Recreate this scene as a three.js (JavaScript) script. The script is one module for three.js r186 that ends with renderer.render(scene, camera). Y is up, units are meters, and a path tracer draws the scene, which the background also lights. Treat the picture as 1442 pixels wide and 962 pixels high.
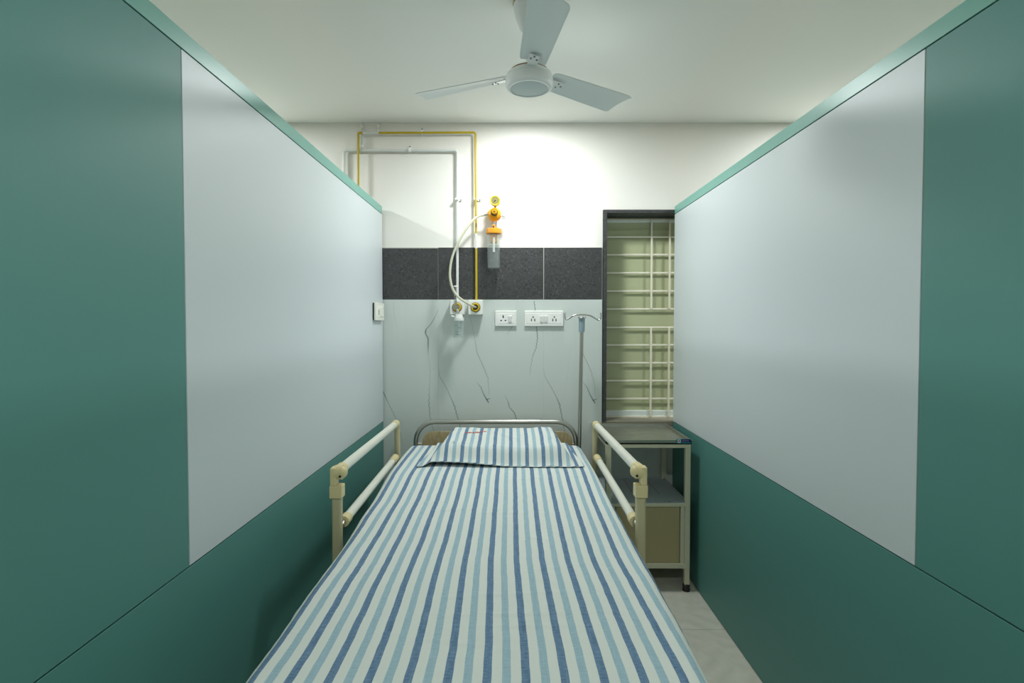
import * as THREE from 'three';
import { RoundedBoxGeometry } from 'three/addons/geometries/RoundedBoxGeometry.js';
import { mergeGeometries, mergeVertices } from 'three/addons/utils/BufferGeometryUtils.js';
import { RectAreaLightUniformsLib } from 'three/addons/lights/RectAreaLightUniformsLib.js';
import { ImprovedNoise } from 'three/addons/math/ImprovedNoise.js';

RectAreaLightUniformsLib.init();

// ------------------------------------------------------------------ camera, exposure
const scene = new THREE.Scene();
scene.background = new THREE.Color(0x05070a);
const FOCAL = 765, PITCH = 0.0278, CX = 720.64, CY = 476.72, EYE = 1.326;
const camera = new THREE.PerspectiveCamera(2 * Math.atan(481 / FOCAL) * 180 / Math.PI, 1442 / 962, 0.05, 50);
camera.position.set(0, EYE, 0);
camera.rotation.x = -PITCH;
camera.setViewOffset(1442, 962, 721 - CX, 481 - CY, 1442, 962);
scene.add(camera);
const renderer = new THREE.WebGLRenderer();
renderer.toneMapping = THREE.LinearToneMapping;
renderer.toneMappingExposure = 2.3;
renderer.shadowMap.enabled = true;

// ceiling lamps: [x, z, radiance]; the first hangs in this bay, behind the fan motor
const LAMP_COLOR = 0xf7fcfc;
const CEIL = 2.46, WALL_Z = -3.105;
const LAMPS = [
  [0.086, -2.61, 108],
  [-1.73, -2.61, 165],
  [1.90, -2.61, 165],
  [0.086, 0.35, 116],
  [-1.73, 0.35, 140],
  [1.90, 0.35, 140],
];

// ------------------------------------------------------------------ helpers
function rng(seed) { let a = seed; return () => { a |= 0; a = a + 0x6D2B79F5 | 0; let t = Math.imul(a ^ a >>> 15, 1 | a); t = t + Math.imul(t ^ t >>> 7, 61 | t) ^ t; return ((t ^ t >>> 14) >>> 0) / 4294967296; }; }
const V = (x, y, z) => new THREE.Vector3(x, y, z);
// photo pixel at a known distance from the camera plane -> point in the room
function at(px, py, depth) {
  const a = (px - CX) / FOCAL, b = (CY - py) / FOCAL;
  const y = b * Math.cos(PITCH) - Math.sin(PITCH), z = Math.cos(PITCH) + b * Math.sin(PITCH);
  return V(a * depth / z, EYE + y * depth / z, -depth);
}
const used = new Map();
function numbered(name) { const n = used.get(name) || 0; used.set(name, n + 1); return n ? `${name}_${String(n).padStart(3, '0')}` : name; }
function shade(m) { m.castShadow = true; m.receiveShadow = true; return m; }
function part(name, geometry, material, parent) { const m = shade(new THREE.Mesh(geometry, material)); m.name = name; parent.add(m); return m; }
function tag(o, label, category, group) { o.userData.label = label; o.userData.category = category; if (group) o.userData.group = group; return o; }
function thing(name, label, category, x = 0, y = 0, z = 0, group) { const g = new THREE.Group(); g.name = numbered(name); g.position.set(x, y, z); scene.add(g); return tag(g, label, category, group); }
function struct(name, label, category = 'room') { const g = new THREE.Group(); g.name = name; scene.add(g); g.userData = { kind: 'structure', label, category }; return g; }
function rbox(w, h, d, r = 0.003, x = 0, y = 0, z = 0, seg = 2) { return new RoundedBoxGeometry(w, h, d, seg, Math.min(r, w / 2.01, h / 2.01, d / 2.01)).translate(x, y, z); }
function sbox(x0, x1, y0, y1, z0, z1) { return new THREE.BoxGeometry(x1 - x0, y1 - y0, z1 - z0).translate((x0 + x1) / 2, (y0 + y1) / 2, (z0 + z1) / 2); }
function cyl(r0, r1, h, x = 0, y = 0, z = 0, seg = 24) { return new THREE.CylinderGeometry(r1, r0, h, seg).translate(x, y + h / 2, z); }   // r0 bottom, r1 top
function cylZ(r, h, x = 0, y = 0, z = 0, seg = 24) { return new THREE.CylinderGeometry(r, r, h, seg).rotateX(Math.PI / 2).translate(x, y, z + h / 2); }
function rod(a, b, r, seg = 16, r2 = r) {
  const d = b.clone().sub(a), L = d.length(), g = new THREE.CylinderGeometry(r2, r, L, seg);
  g.translate(0, L / 2, 0); g.applyQuaternion(new THREE.Quaternion().setFromUnitVectors(V(0, 1, 0), d.normalize())); return g.translate(a.x, a.y, a.z);
}
function bent(points, r, bend, tubular = 80, radial = 14) {          // a tube of straight runs with rounded bends
  const path = new THREE.CurvePath(); let prev = points[0];
  for (let i = 1; i < points.length; i++) {
    const p = points[i];
    if (i < points.length - 1 && bend > 0) {
      const d0 = p.clone().sub(points[i - 1]).normalize(), d1 = points[i + 1].clone().sub(p).normalize();
      const a = p.clone().addScaledVector(d0, -bend), b = p.clone().addScaledVector(d1, bend), k = 0.5523;
      path.add(new THREE.LineCurve3(prev, a));
      path.add(new THREE.CubicBezierCurve3(a, a.clone().addScaledVector(d0, bend * k), b.clone().addScaledVector(d1, -bend * k), b));
      prev = b;
    } else { path.add(new THREE.LineCurve3(prev, p)); prev = p; }
  }
  return new THREE.TubeGeometry(path, tubular, r, radial, false);
}
function smooth(points, r, tubular = 90, radial = 12) { return new THREE.TubeGeometry(new THREE.CatmullRomCurve3(points), tubular, r, radial, false); }
function lathe(pts, seg = 40) { return new THREE.LatheGeometry(pts.map(([r, y]) => new THREE.Vector2(r, y)), seg); }
function clean(list) { return mergeGeometries(list.map((g) => { const n = g.index ? g.toNonIndexed() : g; for (const k of Object.keys(n.attributes)) if (!['position', 'normal', 'uv'].includes(k)) n.deleteAttribute(k); return n; })); }
function interp(knots, t) { if (t <= knots[0][0]) return knots[0][1]; for (let i = 1; i < knots.length; i++) if (t <= knots[i][0]) { const [a, va] = knots[i - 1], [b, vb] = knots[i]; let u = (t - a) / (b - a); u = u * u * (3 - 2 * u); return va + (vb - va) * u; } return knots[knots.length - 1][1]; }
const noise = new ImprovedNoise();
const N3 = (x, y, z = 0) => noise.noise(x, y, z);
function worldUV(g, ax = 'x', ay = 'y', ox = 0, oy = 0, sx = 1, sy = 1) {     // uv in metres (or scaled) from the local position
  const p = g.attributes.position, uv = new Float32Array(p.count * 2), get = { x: (i) => p.getX(i), y: (i) => p.getY(i), z: (i) => p.getZ(i) };
  for (let i = 0; i < p.count; i++) { uv[2 * i] = (get[ax](i) - ox) / sx; uv[2 * i + 1] = (get[ay](i) - oy) / sy; }
  g.setAttribute('uv', new THREE.BufferAttribute(uv, 2)); return g;
}
function dataTex(w, h, fn, srgb = true, rx = 1, ry = 1) {
  const d = new Uint8Array(w * h * 4);
  for (let j = 0; j < h; j++) for (let i = 0; i < w; i++) { const c = fn(i, j), k = 4 * (j * w + i); d[k] = c[0]; d[k + 1] = c[1]; d[k + 2] = c[2]; d[k + 3] = 255; }
  const t = new THREE.DataTexture(d, w, h); t.magFilter = THREE.LinearFilter; t.minFilter = THREE.LinearMipmapLinearFilter; t.generateMipmaps = true;
  t.wrapS = t.wrapT = THREE.RepeatWrapping; t.repeat.set(rx, ry); if (srgb) t.colorSpace = THREE.SRGBColorSpace; t.needsUpdate = true; return t;
}
const cl = (v) => Math.max(0, Math.min(255, Math.round(v)));
function mat(hex, roughness, extra = {}) { return new THREE.MeshStandardMaterial({ color: hex, roughness, ...extra }); }

// ------------------------------------------------------------------ textures
const rg = rng(7);
const grainTex = (() => {                                             // fine paint / plastic relief, 0.5 m tile
  const r = rng(3); return dataTex(256, 256, () => { const v = 110 + 40 * r(); return [v, v, v]; }, false);
})();
const graniteTex = (() => {                                           // dark speckled stone, 0.4 m tile
  const r = rng(21), n = 768, base = new Float32Array(n * n);
  for (let j = 0; j < n; j++) for (let i = 0; i < n; i++) base[j * n + i] = 10 * (r() - 0.5);
  for (let k = 0; k < 2600; k++) {                                    // short pale streaks
    const x = r() * n, y = r() * n, L = 4 + r() * 20, a = r() * 6.28, w = 1 + r() * 2.4, v = 8 + 34 * r() * r();
    for (let t = 0; t < L; t++) for (let q = -w; q <= w; q++) { const i = (Math.round(x + Math.cos(a) * t - Math.sin(a) * q) + 2 * n) % n, j = (Math.round(y + Math.sin(a) * t + Math.cos(a) * q) + 2 * n) % n; base[j * n + i] += v * (1 - Math.abs(q) / (w + 1)) * (0.5 + r()); }
  }
  for (let k = 0; k < 1500; k++) { const x = Math.floor(r() * n), y = Math.floor(r() * n), R = 3 + Math.floor(r() * 9), v = -13 * r(); for (let j = -R; j <= R; j++) for (let i = -R; i <= R; i++) if (i * i + j * j < R * R) base[((y + j + n) % n) * n + (x + i + n) % n] += v; }
  return dataTex(n, n, (i, j) => { const v = base[j * n + i]; return [cl(62 + v), cl(63 + v), cl(64 + v)]; }, true, 2.5, 2.5);
})();
const MARBLE = { x0: -1.06, x1: 1.5, y0: 0, y1: 1.5 };
const marbleTex = (() => {                                            // pale porcelain tile with thin grey veins, 700 px per metre
  const S = 760, c = document.createElement('canvas'); c.width = Math.round((MARBLE.x1 - MARBLE.x0) * S); c.height = Math.round((MARBLE.y1 - MARBLE.y0) * S);
  const g = c.getContext('2d'); g.fillStyle = 'rgb(212,220,215)'; g.fillRect(0, 0, c.width, c.height);
  const r = rng(5);
  for (let k = 0; k < 60; k++) {                                      // faint clouding along the veins
    g.strokeStyle = `rgba(${r() > 0.5 ? '225,231,228' : '200,209,205'},${0.08 + 0.1 * r()})`; g.lineWidth = 14 + 40 * r(); g.beginPath(); const x = r() * c.width, y = r() * c.height; g.moveTo(x, y); g.lineTo(x + 60 * (r() - 0.3), y + 180 * r()); g.stroke();
  }
  const toC = (px, py) => { const p = at(px, py, 3.097); return [(p.x - MARBLE.x0) * S, (MARBLE.y1 - p.y) * S]; };
  // each vein: points [px, py, strength]
  const veins = [
    [[617, 436, .35], [612, 448, .55], [607, 456, .6], [600, 464, .8], [599, 469, .95], [603, 477, .95], [603, 487, .9], [603, 500, .25], [606, 524, .3], [605, 545, .35], [604, 568, .75], [606, 590, .55], [612, 612, .4]],
    [[623, 478, .06], [617, 512, .2], [619, 530, .45], [628, 545, .5], [635, 560, .55], [640, 572, .85], [645, 590, .75], [651, 612, .5]],
    [[661, 442, .25], [665, 458, .3], [669, 480, .4], [672, 497, .6], [680, 515, .6], [687, 532, .5], [689, 556, .3]],
    [[671, 538, .25], [677, 545, .6], [681, 555, .75], [685, 562, .95], [688, 567, .8]], [[685, 563, .8], [690, 561, .5]],
    [[711, 556, .2], [716, 567, .6], [717, 573, .6], [724, 581, .85], [728, 592, .7]],
    [[752, 424, .7], [754, 438, .8], [756, 464, .8], [757, 476, .75], [755, 490, .65], [750, 502, .5], [747, 520, .4], [746, 529, .2]],
    [[723, 457, .6], [719, 464, .4], [714, 471, .15]],
    [[765, 518, .1], [768, 532, .4], [776, 545, .5], [784, 560, .6], [788, 570, .9], [792, 590, .75], [796, 612, .5]],
    [[818, 490, .2], [822, 501, .45], [828, 513, .5], [833, 525, .45], [838, 545, .35], [837, 557, .2]],
    [[821, 538, .3], [827, 546, .6], [831, 556, .75], [835, 563, .95], [838, 568, .7]], [[835, 564, .8], [840, 562, .5]],
    [[537, 545, .4], [541, 555, .85], [548, 570, .5], [556, 586, .5], [562, 602, .4], [568, 628, .25]],
    [[554, 424, .2], [555, 443, .25], [559, 462, .12]],
    [[728, 424, .12], [725, 445, .18]], [[806, 470, .05], [800, 520, .14], [794, 560, .06]],
  ];
  g.lineCap = 'round';
  for (const vein of veins) for (let i = 1; i < vein.length; i++) {
    const [x0, y0] = toC(vein[i - 1][0], vein[i - 1][1]), [x1, y1] = toC(vein[i][0], vein[i][1]), n = 10;
    for (let k = 0; k < n; k++) {
      const u = k / n, w = (k + 1) / n, s = vein[i - 1][2] + (vein[i][2] - vein[i - 1][2]) * u, j = (q) => 1.6 * Math.sin((i * 10 + k + q) * 1.9);
      for (const [wide, al] of [[6, .07], [3.0, .22], [1.5, .5]]) {
        g.strokeStyle = `rgba(58,70,74,${(al * s).toFixed(3)})`; g.lineWidth = wide * (0.35 + 0.75 * s);
        g.beginPath(); g.moveTo(x0 + (x1 - x0) * u + j(0), y0 + (y1 - y0) * u); g.lineTo(x0 + (x1 - x0) * w + j(1), y0 + (y1 - y0) * w); g.stroke();
      }
    }
  }
  const t = new THREE.CanvasTexture(c); t.colorSpace = THREE.SRGBColorSpace; return t;
})();
const PERIOD = 0.0745;                                                // white, dark blue, white, light blue
const stripeTex = (() => {                                            // four periods across, 0.6 m along
  const n = 1024, r = rng(11), rows = [], cols = []; for (let i = 0; i < n; i++) { rows.push(r()); cols.push(r()); }
  return dataTex(n, n, (i, j) => {
    let p = (i / n * 4 + 0.0022 * N3(j * 0.05, 3.1, i * 0.01)) % 1; if (p < 0) p += 1;
    const edge = (a, b) => Math.max(0, Math.min(1, Math.min(p - a, b - p) / 0.006 + 0.5));
    const dark = Math.max(edge(-1, 0.112), edge(0.888, 2)), light = edge(0.388, 0.612);
    const weave = (rows[j] - 0.5) * 0.5 + (cols[i] - 0.5) * 0.6 + (r() - 0.5) * 0.6, slub = N3(i * 0.09, j * 0.012, 1) * 0.7 + N3(i * 0.02, j * 0.11, 5) * 0.9;
    let c = [224, 228, 221].map((v) => v + 3 * weave);
    const D = [104, 134, 163], L = [163, 191, 202];
    c = c.map((v, k) => v + (L[k] + 8 * weave + 9 * slub - v) * light);
    c = c.map((v, k) => v + (D[k] + 16 * weave + 20 * slub - v) * dark);
    return c.map(cl);
  });
})();
const weaveBump = (() => { const r = rng(12), n = 256; return dataTex(n, n, (i, j) => { const v = 128 + 40 * Math.sin(i * Math.PI / 2) * Math.sin(j * Math.PI / 2) + 40 * (r() - 0.5); return [cl(v), cl(v), cl(v)]; }, false, 6, 6); })();
const floorTex = (() => {                                             // cloudy beige vitrified tile
  const n = 512; return dataTex(n, n, (i, j) => { const a = 6.283 * i / n, b = 6.283 * j / n, v = N3(2 * Math.cos(a) + 5, 2 * Math.sin(a) + 2 * Math.cos(b), 2 * Math.sin(b)) * 10 + N3(i * 0.05, j * 0.05, 2) * 4; return [cl(214 + v), cl(212 + v), cl(199 + v)]; });
})();
const steelTex = (() => {                                             // scuffed steel sheet
  const n = 512, r = rng(31), m = new Float32Array(n * n);
  for (let k = 0; k < 260; k++) { let x = r() * n, y = r() * n; const a = r() * 6.28, L = 10 + 70 * r(), v = 16 * (r() - 0.4); for (let t = 0; t < L; t++) { x += Math.cos(a + t * 0.01); y += Math.sin(a + t * 0.01); m[((y | 0) + 4 * n) % n * n + ((x | 0) + 4 * n) % n] += v; } }
  return dataTex(n, n, (i, j) => { const v = 178 + m[j * n + i] + 16 * N3(i * 0.012, j * 0.03, 4) + 10 * N3(i * 0.05, j * 0.05, 9); return [cl(v), cl(v + 1), cl(v - 8)]; });
})();
const woodTex = (() => { const n = 256; return dataTex(n, n, (i, j) => { const v = 18 * N3(i * 0.02, j * 0.14, 3) + 10 * N3(i * 0.06, j * 0.4, 7); return [cl(176 + v), cl(158 + v), cl(118 + v)]; }); })();

// ------------------------------------------------------------------ materials
const M = {
  paint: mat(0xf0ede6, 0.5, { bumpMap: grainTex, bumpScale: 0.0002 }),
  ceiling: mat(0xf5f6f1, 0.85),
  roomWall: mat(0xf0efe8, 0.8),
  marble: new THREE.MeshPhysicalMaterial({ map: marbleTex, roughness: 0.16 }),
  grout: mat(0xc9c8bd, 0.9), marbleGrout: mat(0xccd4cf, 0.5),
  granite: mat(0xffffff, 0.42, { map: graniteTex }),
  floor: mat(0xffffff, 0.3, { map: floorTex }),
  floorGrout: mat(0x8f8c80, 0.9),
  teal: mat(0x558e86, 0.5, { bumpMap: grainTex, bumpScale: 0.00015 }),
  tealStrip: mat(0x76b1a3, 0.34),
  white: mat(0xd3dbdd, 0.42, { bumpMap: grainTex, bumpScale: 0.00015 }),
  core: mat(0x3d2f22, 0.9),
  lampBody: mat(0xf2f2f0, 0.5),
  lampGlow: new THREE.MeshStandardMaterial({ color: 0xffffff, roughness: 0.6, emissive: LAMP_COLOR, emissiveIntensity: 6 }),
  fan: mat(0xf4f6f5, 0.3), fanBlade: mat(0xeaf0ef, 0.4), fanPlate: mat(0xcfdada, 0.45), brass: mat(0x9a7a45, 0.4, { metalness: 0.8 }), dark: mat(0x1c1d1e, 0.5),
  pipeWhite: mat(0xd9dcd8, 0.45), pipeYellow: mat(0xbda412, 0.4), clip: mat(0xf0f1ec, 0.4),
  plastic: mat(0xf2f3ee, 0.28), plasticWarm: mat(0xecebdf, 0.3), hole: mat(0x151515, 0.7), indicator: mat(0xa9a894, 0.4), screwGrey: mat(0x8a9292, 0.4), switchWhite: mat(0xf7f7f3, 0.22),
  ringYellow: mat(0xd6b413, 0.4), regYellow: mat(0xf0a40c, 0.32), gaugeYellow: mat(0xd9c004, 0.4), capOrange: mat(0xe79a1e, 0.4), brownRing: mat(0x4a3416, 0.4), gaugeFace: mat(0x8f8650, 0.5), gold: mat(0xd9a520, 0.3, { metalness: 0.4 }),
  chrome: mat(0xc8c8c4, 0.22, { metalness: 1 }), steelTube: mat(0xb5b4ac, 0.3, { metalness: 1 }),
  hose: new THREE.MeshPhysicalMaterial({ color: 0xe7e6d2, roughness: 0.35, transmission: 0.35, thickness: 0 }),
  clear: new THREE.MeshPhysicalMaterial({ color: 0xf0f5f4, roughness: 0.08, transmission: 0.9, thickness: 0, ior: 1.45 }),
  marks: mat(0x3c4650, 0.6), ink: mat(0x55606a, 0.6),
  railWhite: mat(0xe9e8da, 0.35), railCream: mat(0xe3d3a0, 0.42), postCream: mat(0xcabf98, 0.42), bedSteel: mat(0xc9c3ab, 0.45), rubber: mat(0x2a2a2a, 0.8), castor: mat(0x4c4f52, 0.5),
  wood: mat(0xffffff, 0.5, { map: woodTex }),
  mattress: mat(0x6f8fa0, 0.9),
  sheet: mat(0xffffff, 0.92, { map: stripeTex, bumpMap: weaveBump, bumpScale: 0.0004 }),
  ivSleeve: mat(0x8fa3ac, 0.45),
  lockerCream: mat(0xd3d0b6, 0.42), lockerDoor: mat(0xb3a67c, 0.5), steelTop: mat(0xffffff, 0.33, { map: steelTex, metalness: 0.85 }),
  shelfGrey: mat(0xa9b4b4, 0.38, { metalness: 0.25 }), redMark: mat(0xa8565c, 0.6), rust: mat(0x2c2018, 0.8),
  grille: mat(0xe2dfcb, 0.4), sash: mat(0xd9e2dc, 0.45), sill: mat(0x8a8473, 0.5),
  pane: mat(0xacb18c, 0.55),
};

// ------------------------------------------------------------------ the room
const RX0 = -4.3, RX1 = 4.5, RZ1 = 3.2;
const WX0 = 0.5195, WX1 = 1.36, WY0 = 0.764, WY1 = 1.969;             // window opening
const MARBLE_TOP = 1.461, BAND_TOP = 1.757;
{
  const c = struct('ceiling', 'flat white plastered ceiling above the ward bays', 'ceiling');
  part('ceiling_slab', sbox(RX0 - 0.2, RX1 + 0.2, CEIL, CEIL + 0.15, WALL_Z - 0.2, RZ1 + 0.2), M.ceiling, c);
  const f = struct('floor', 'beige vitrified tile floor between bed and partitions', 'floor');
  part('screed', sbox(RX0 - 0.2, RX1 + 0.2, -0.15, -0.002, WALL_Z - 0.2, RZ1 + 0.2), M.floorGrout, f);
  const tileG = [0, 1, 2].map((k) => worldUV(rbox(0.5975, 0.012, 0.5975, 0.0012, 0, -0.006, 0, 1), 'x', 'z', k * 0.37, k * 0.21, 0.6, 0.6));
  let k = 0;
  for (let x = 0.64 - 0.6 * 8; x < RX1 - 0.2; x += 0.6) for (let z = -2.318 - 0.3 + 0.6 * 9; z > WALL_Z - 0.35; z -= 0.6) { const t = part('tile', tileG[(k++ * 7) % 3], M.floor, f); t.position.set(x, 0, z); t.rotation.y = (k % 4) * Math.PI / 2; }
  const w = struct('wall_back', 'white painted back wall with dark stone band over marble tiles', 'wall');
  const T = 0.22, zb = WALL_Z - T;
  part('plaster', clean([
    sbox(RX0, WX0 - 0.002, 0, CEIL, zb, WALL_Z), sbox(WX1, RX1, 0, CEIL, zb, WALL_Z), sbox(WX0 - 0.002, WX1, WY1, CEIL, zb, WALL_Z), sbox(WX0 - 0.002, WX1, 0, WY0 - 0.03, zb, WALL_Z),
    sbox(WX0 - 0.002, WX1, WY0 - 0.03, WY1, zb, zb + 0.03),
  ]), M.paint, w);
  const joints = [-1.0185, -0.4185, 0.1815, 0.7815, 1.3815];
  const slab = (x0, x1, y0, y1, t, m, uvf) => { const jn = m === M.marble ? 0.0006 : 0.002, g = rbox(x1 - x0 - jn, y1 - y0 - jn, t, m === M.marble ? 0.0004 : 0.0012, (x0 + x1) / 2, (y0 + y1) / 2, WALL_Z + t / 2, 1); uvf(g); return part('tile', g, m, w); };
  const uvM = (g) => worldUV(g, 'x', 'y', MARBLE.x0, MARBLE.y0, MARBLE.x1 - MARBLE.x0, MARBLE.y1 - MARBLE.y0);
  const uvG = (o) => (g) => worldUV(g, 'x', 'y', o, o * 2.3);
  part('grout_bed', sbox(-1.02, WX0 - 0.004, MARBLE_TOP, BAND_TOP, WALL_Z, WALL_Z + 0.006), M.grout, w);
  part('marble_grout', clean([sbox(-1.02, WX0 - 0.004, 0, MARBLE_TOP, WALL_Z, WALL_Z + 0.0078), sbox(WX0 - 0.004, WX1, 0, WY0 - 0.035, WALL_Z, WALL_Z + 0.0078)]), M.marbleGrout, w);
  for (let i = 0; i < 4; i++) {
    const a = joints[i], b = joints[i + 1], e = Math.min(b, WX0 - 0.006);
    if (e > a) {
      slab(a, e, MARBLE_TOP - 1.2, MARBLE_TOP, 0.009, M.marble, uvM); slab(a, e, 0.001, MARBLE_TOP - 1.2, 0.009, M.marble, uvM);
      slab(a + 0.001, e - 0.001, MARBLE_TOP + 0.001, BAND_TOP - (i === 0 ? 0.004 : 0), 0.0105, M.granite, uvG(i * 0.31));
    }
    const s = Math.max(a, WX0 - 0.006), e2 = Math.min(b, WX1); if (e2 > s) { slab(s, e2, MARBLE_TOP - 1.2, WY0 - 0.035, 0.009, M.marble, uvM); slab(s, e2, 0.001, MARBLE_TOP - 1.2, 0.009, M.marble, uvM); }
  }
  const box3 = (name, label, x0, x1, z0, z1) => { const g = struct(name, label, 'wall'); part('plaster', sbox(x0, x1, 0, CEIL, z0, z1), M.roomWall, g); };
  box3('wall_left', 'plain white wall closing the ward beyond the teal partition with the switch', RX0 - 0.2, RX0, WALL_Z - 0.2, RZ1);
  box3('wall_right', 'plain white wall closing the ward beyond the partition beside the locker', RX1, RX1 + 0.2, WALL_Z - 0.2, RZ1);
  box3('wall_front', 'plain white wall of the ward facing the bed head', RX0 - 0.2, RX1 + 0.2, RZ1, RZ1 + 0.2);
}
// window: dark stone surround, cream grille, closed frosted sash
{
  const w = struct('window_1', 'narrow window with dark stone surround and cream iron grille', 'window');
  const F = 0.02, zf = WALL_Z + 0.014, zr = WALL_Z - 0.15;
  const gr = (name, g) => part(name, worldUV(g, 'x', 'y', 0.3, 0.1), M.granite, w);
  gr('jamb', sbox(WX0, WX0 + F, WY0, WY1, zr, zf)); gr('jamb', sbox(WX1 - F, WX1, WY0, WY1, zr, zf)); gr('lintel', sbox(WX0 + F, WX1 - F, WY1 - 0.018, WY1, zr, zf));
  part('sill', rbox(WX1 - WX0, 0.03, 0.162, 0.003, (WX0 + WX1) / 2, WY0 - 0.012, WALL_Z - 0.07, 1), M.sill, w);
  const dp = 3.235, pz = -dp;
  part('pane', sbox(WX0 + F, WX1 - F, WY0, WY1 - 0.018, pz - 0.006, pz), M.pane, w);
  const yy = (py, d) => at(900, py, d).y, xx = (px, d) => at(px, 450, d).x;
  part('sash_rail', rbox(WX1 - WX0 - 2 * F, 0.011, 0.012, 0.002, (WX0 + WX1) / 2, yy(312.6, dp), pz + 0.006, 1), M.sash, w);
  part('sash_rail', rbox(WX1 - WX0 - 2 * F, 0.006, 0.008, 0.002, (WX0 + WX1) / 2, yy(324, dp), pz + 0.004, 1), M.pane, w);
  part('sash_rail', rbox(WX1 - WX0 - 2 * F, 0.034, 0.014, 0.003, (WX0 + WX1) / 2, yy(581.5, dp), pz + 0.007, 1), M.sash, w);
  const dg = 3.220, gz = -dg, g = new THREE.Group(); g.name = 'grille'; w.add(g);
  const rows = [309.5, 333.8, 358.8, 384.4, 410, 435.3, 461.2, 486, 511.2, 536.3, 561.6, 587].map((p) => yy(p, dg));
  rows.forEach((y) => part('grille_bar', rbox(WX1 - WX0 - 2 * F, 0.011, 0.006, 0.0025, (WX0 + WX1) / 2, y, gz, 1), M.grille, g));
  for (const px of [916.6, 942, 967.4, 992.8]) for (const [a, b] of [[0, 5], [6, 11]]) part('grille_bar', rbox(0.012, rows[a] - rows[b], 0.006, 0.0025, xx(px, dg), (rows[a] + rows[b]) / 2, gz + 0.005, 1), M.grille, g);
}

// ------------------------------------------------------------------ partitions
function partition(name, label, xFar, xNear, side) {                  // side -1: face looks to +x
  const zFar = -3.085, dx = xNear - xFar, dz = -1.2336 - zFar, L = 3.25, S = Math.hypot(dx, dz);
  const p = thing(name, label, 'partition', xFar, 0, zFar); p.rotation.y = Math.atan2(dx, dz);
  const o = side, B = 0.767, T = 1.9425, H = 1.986, gap = 0.0036, t = 0.009;
  const bx = (x0, x1, y0, y1, z0, z1) => rbox(Math.abs(x1 - x0), y1 - y0, z1 - z0, 0.0006, (x0 + x1) / 2, (y0 + y1) / 2, (z0 + z1) / 2, 1);
  part('core_board', bx(o * (t - 0.003), o * 0.042, 0, H - 0.001, 0, L), M.core, p);
  const panel = (n, y0, y1, z0, z1, m, pr = 0) => part(n, worldUV(bx(-o * pr, o * t, y0, y1, z0, z1), 'z', 'y', 0, 0, 0.3, 0.3), m, p);
  panel('lower_panel', 0.004, B - gap / 2, -0.001, L, M.teal);
  panel('white_panel', B + gap / 2, T - gap / 2, -0.001, S - gap / 2, M.white);
  panel('upper_panel', B + gap / 2, T - gap / 2, S + gap / 2, L, M.teal);
  panel('top_strip', T + gap / 2, H, -0.001, L, M.tealStrip);
  part('back_panel', bx(o * 0.042, o * 0.05, 0.004, H, -0.001, L), M.teal, p);
  return p;
}
partition('partition', 'teal laminate partition with white panel and a small switch plate at its far end', -0.7328, -0.7403, -1);
partition('partition', 'teal laminate partition with white panel standing beside the bedside locker and window', 0.9202, 0.9265, 1);

// ------------------------------------------------------------------ ceiling lamps
LAMPS.forEach(([x, z, power], i) => {
  const labels = ['small round ceiling panel light hidden behind the fan motor', 'small round ceiling panel light over the neighbouring bay beyond the switch partition', 'small round ceiling panel light over the neighbouring bay beyond the locker', 'small round ceiling panel light near the foot of the bed', 'small round ceiling panel light in the aisle beyond the switch partition', 'small round ceiling panel light in the aisle beyond the locker side partition'];
  const l = thing('ceiling_light', labels[i], 'ceiling light', x, CEIL, z, 'ceiling panel lights');
  part('rim', lathe([[0.075, 0], [0.089, 0], [0.089, -0.005], [0.084, -0.010], [0.075, -0.010], [0.075, 0]], 48), M.lampBody, l);
  part('light_diffuser', new THREE.CircleGeometry(0.0755, 48).rotateX(Math.PI / 2).translate(0, -0.008, 0), M.lampGlow, l);
  const a = new THREE.RectAreaLight(LAMP_COLOR, power, 0.134, 0.134); a.position.set(0, -0.012, 0); a.lookAt(x, 0, z); a.rotation.set(-Math.PI / 2, 0, 0); l.add(a);
});

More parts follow.
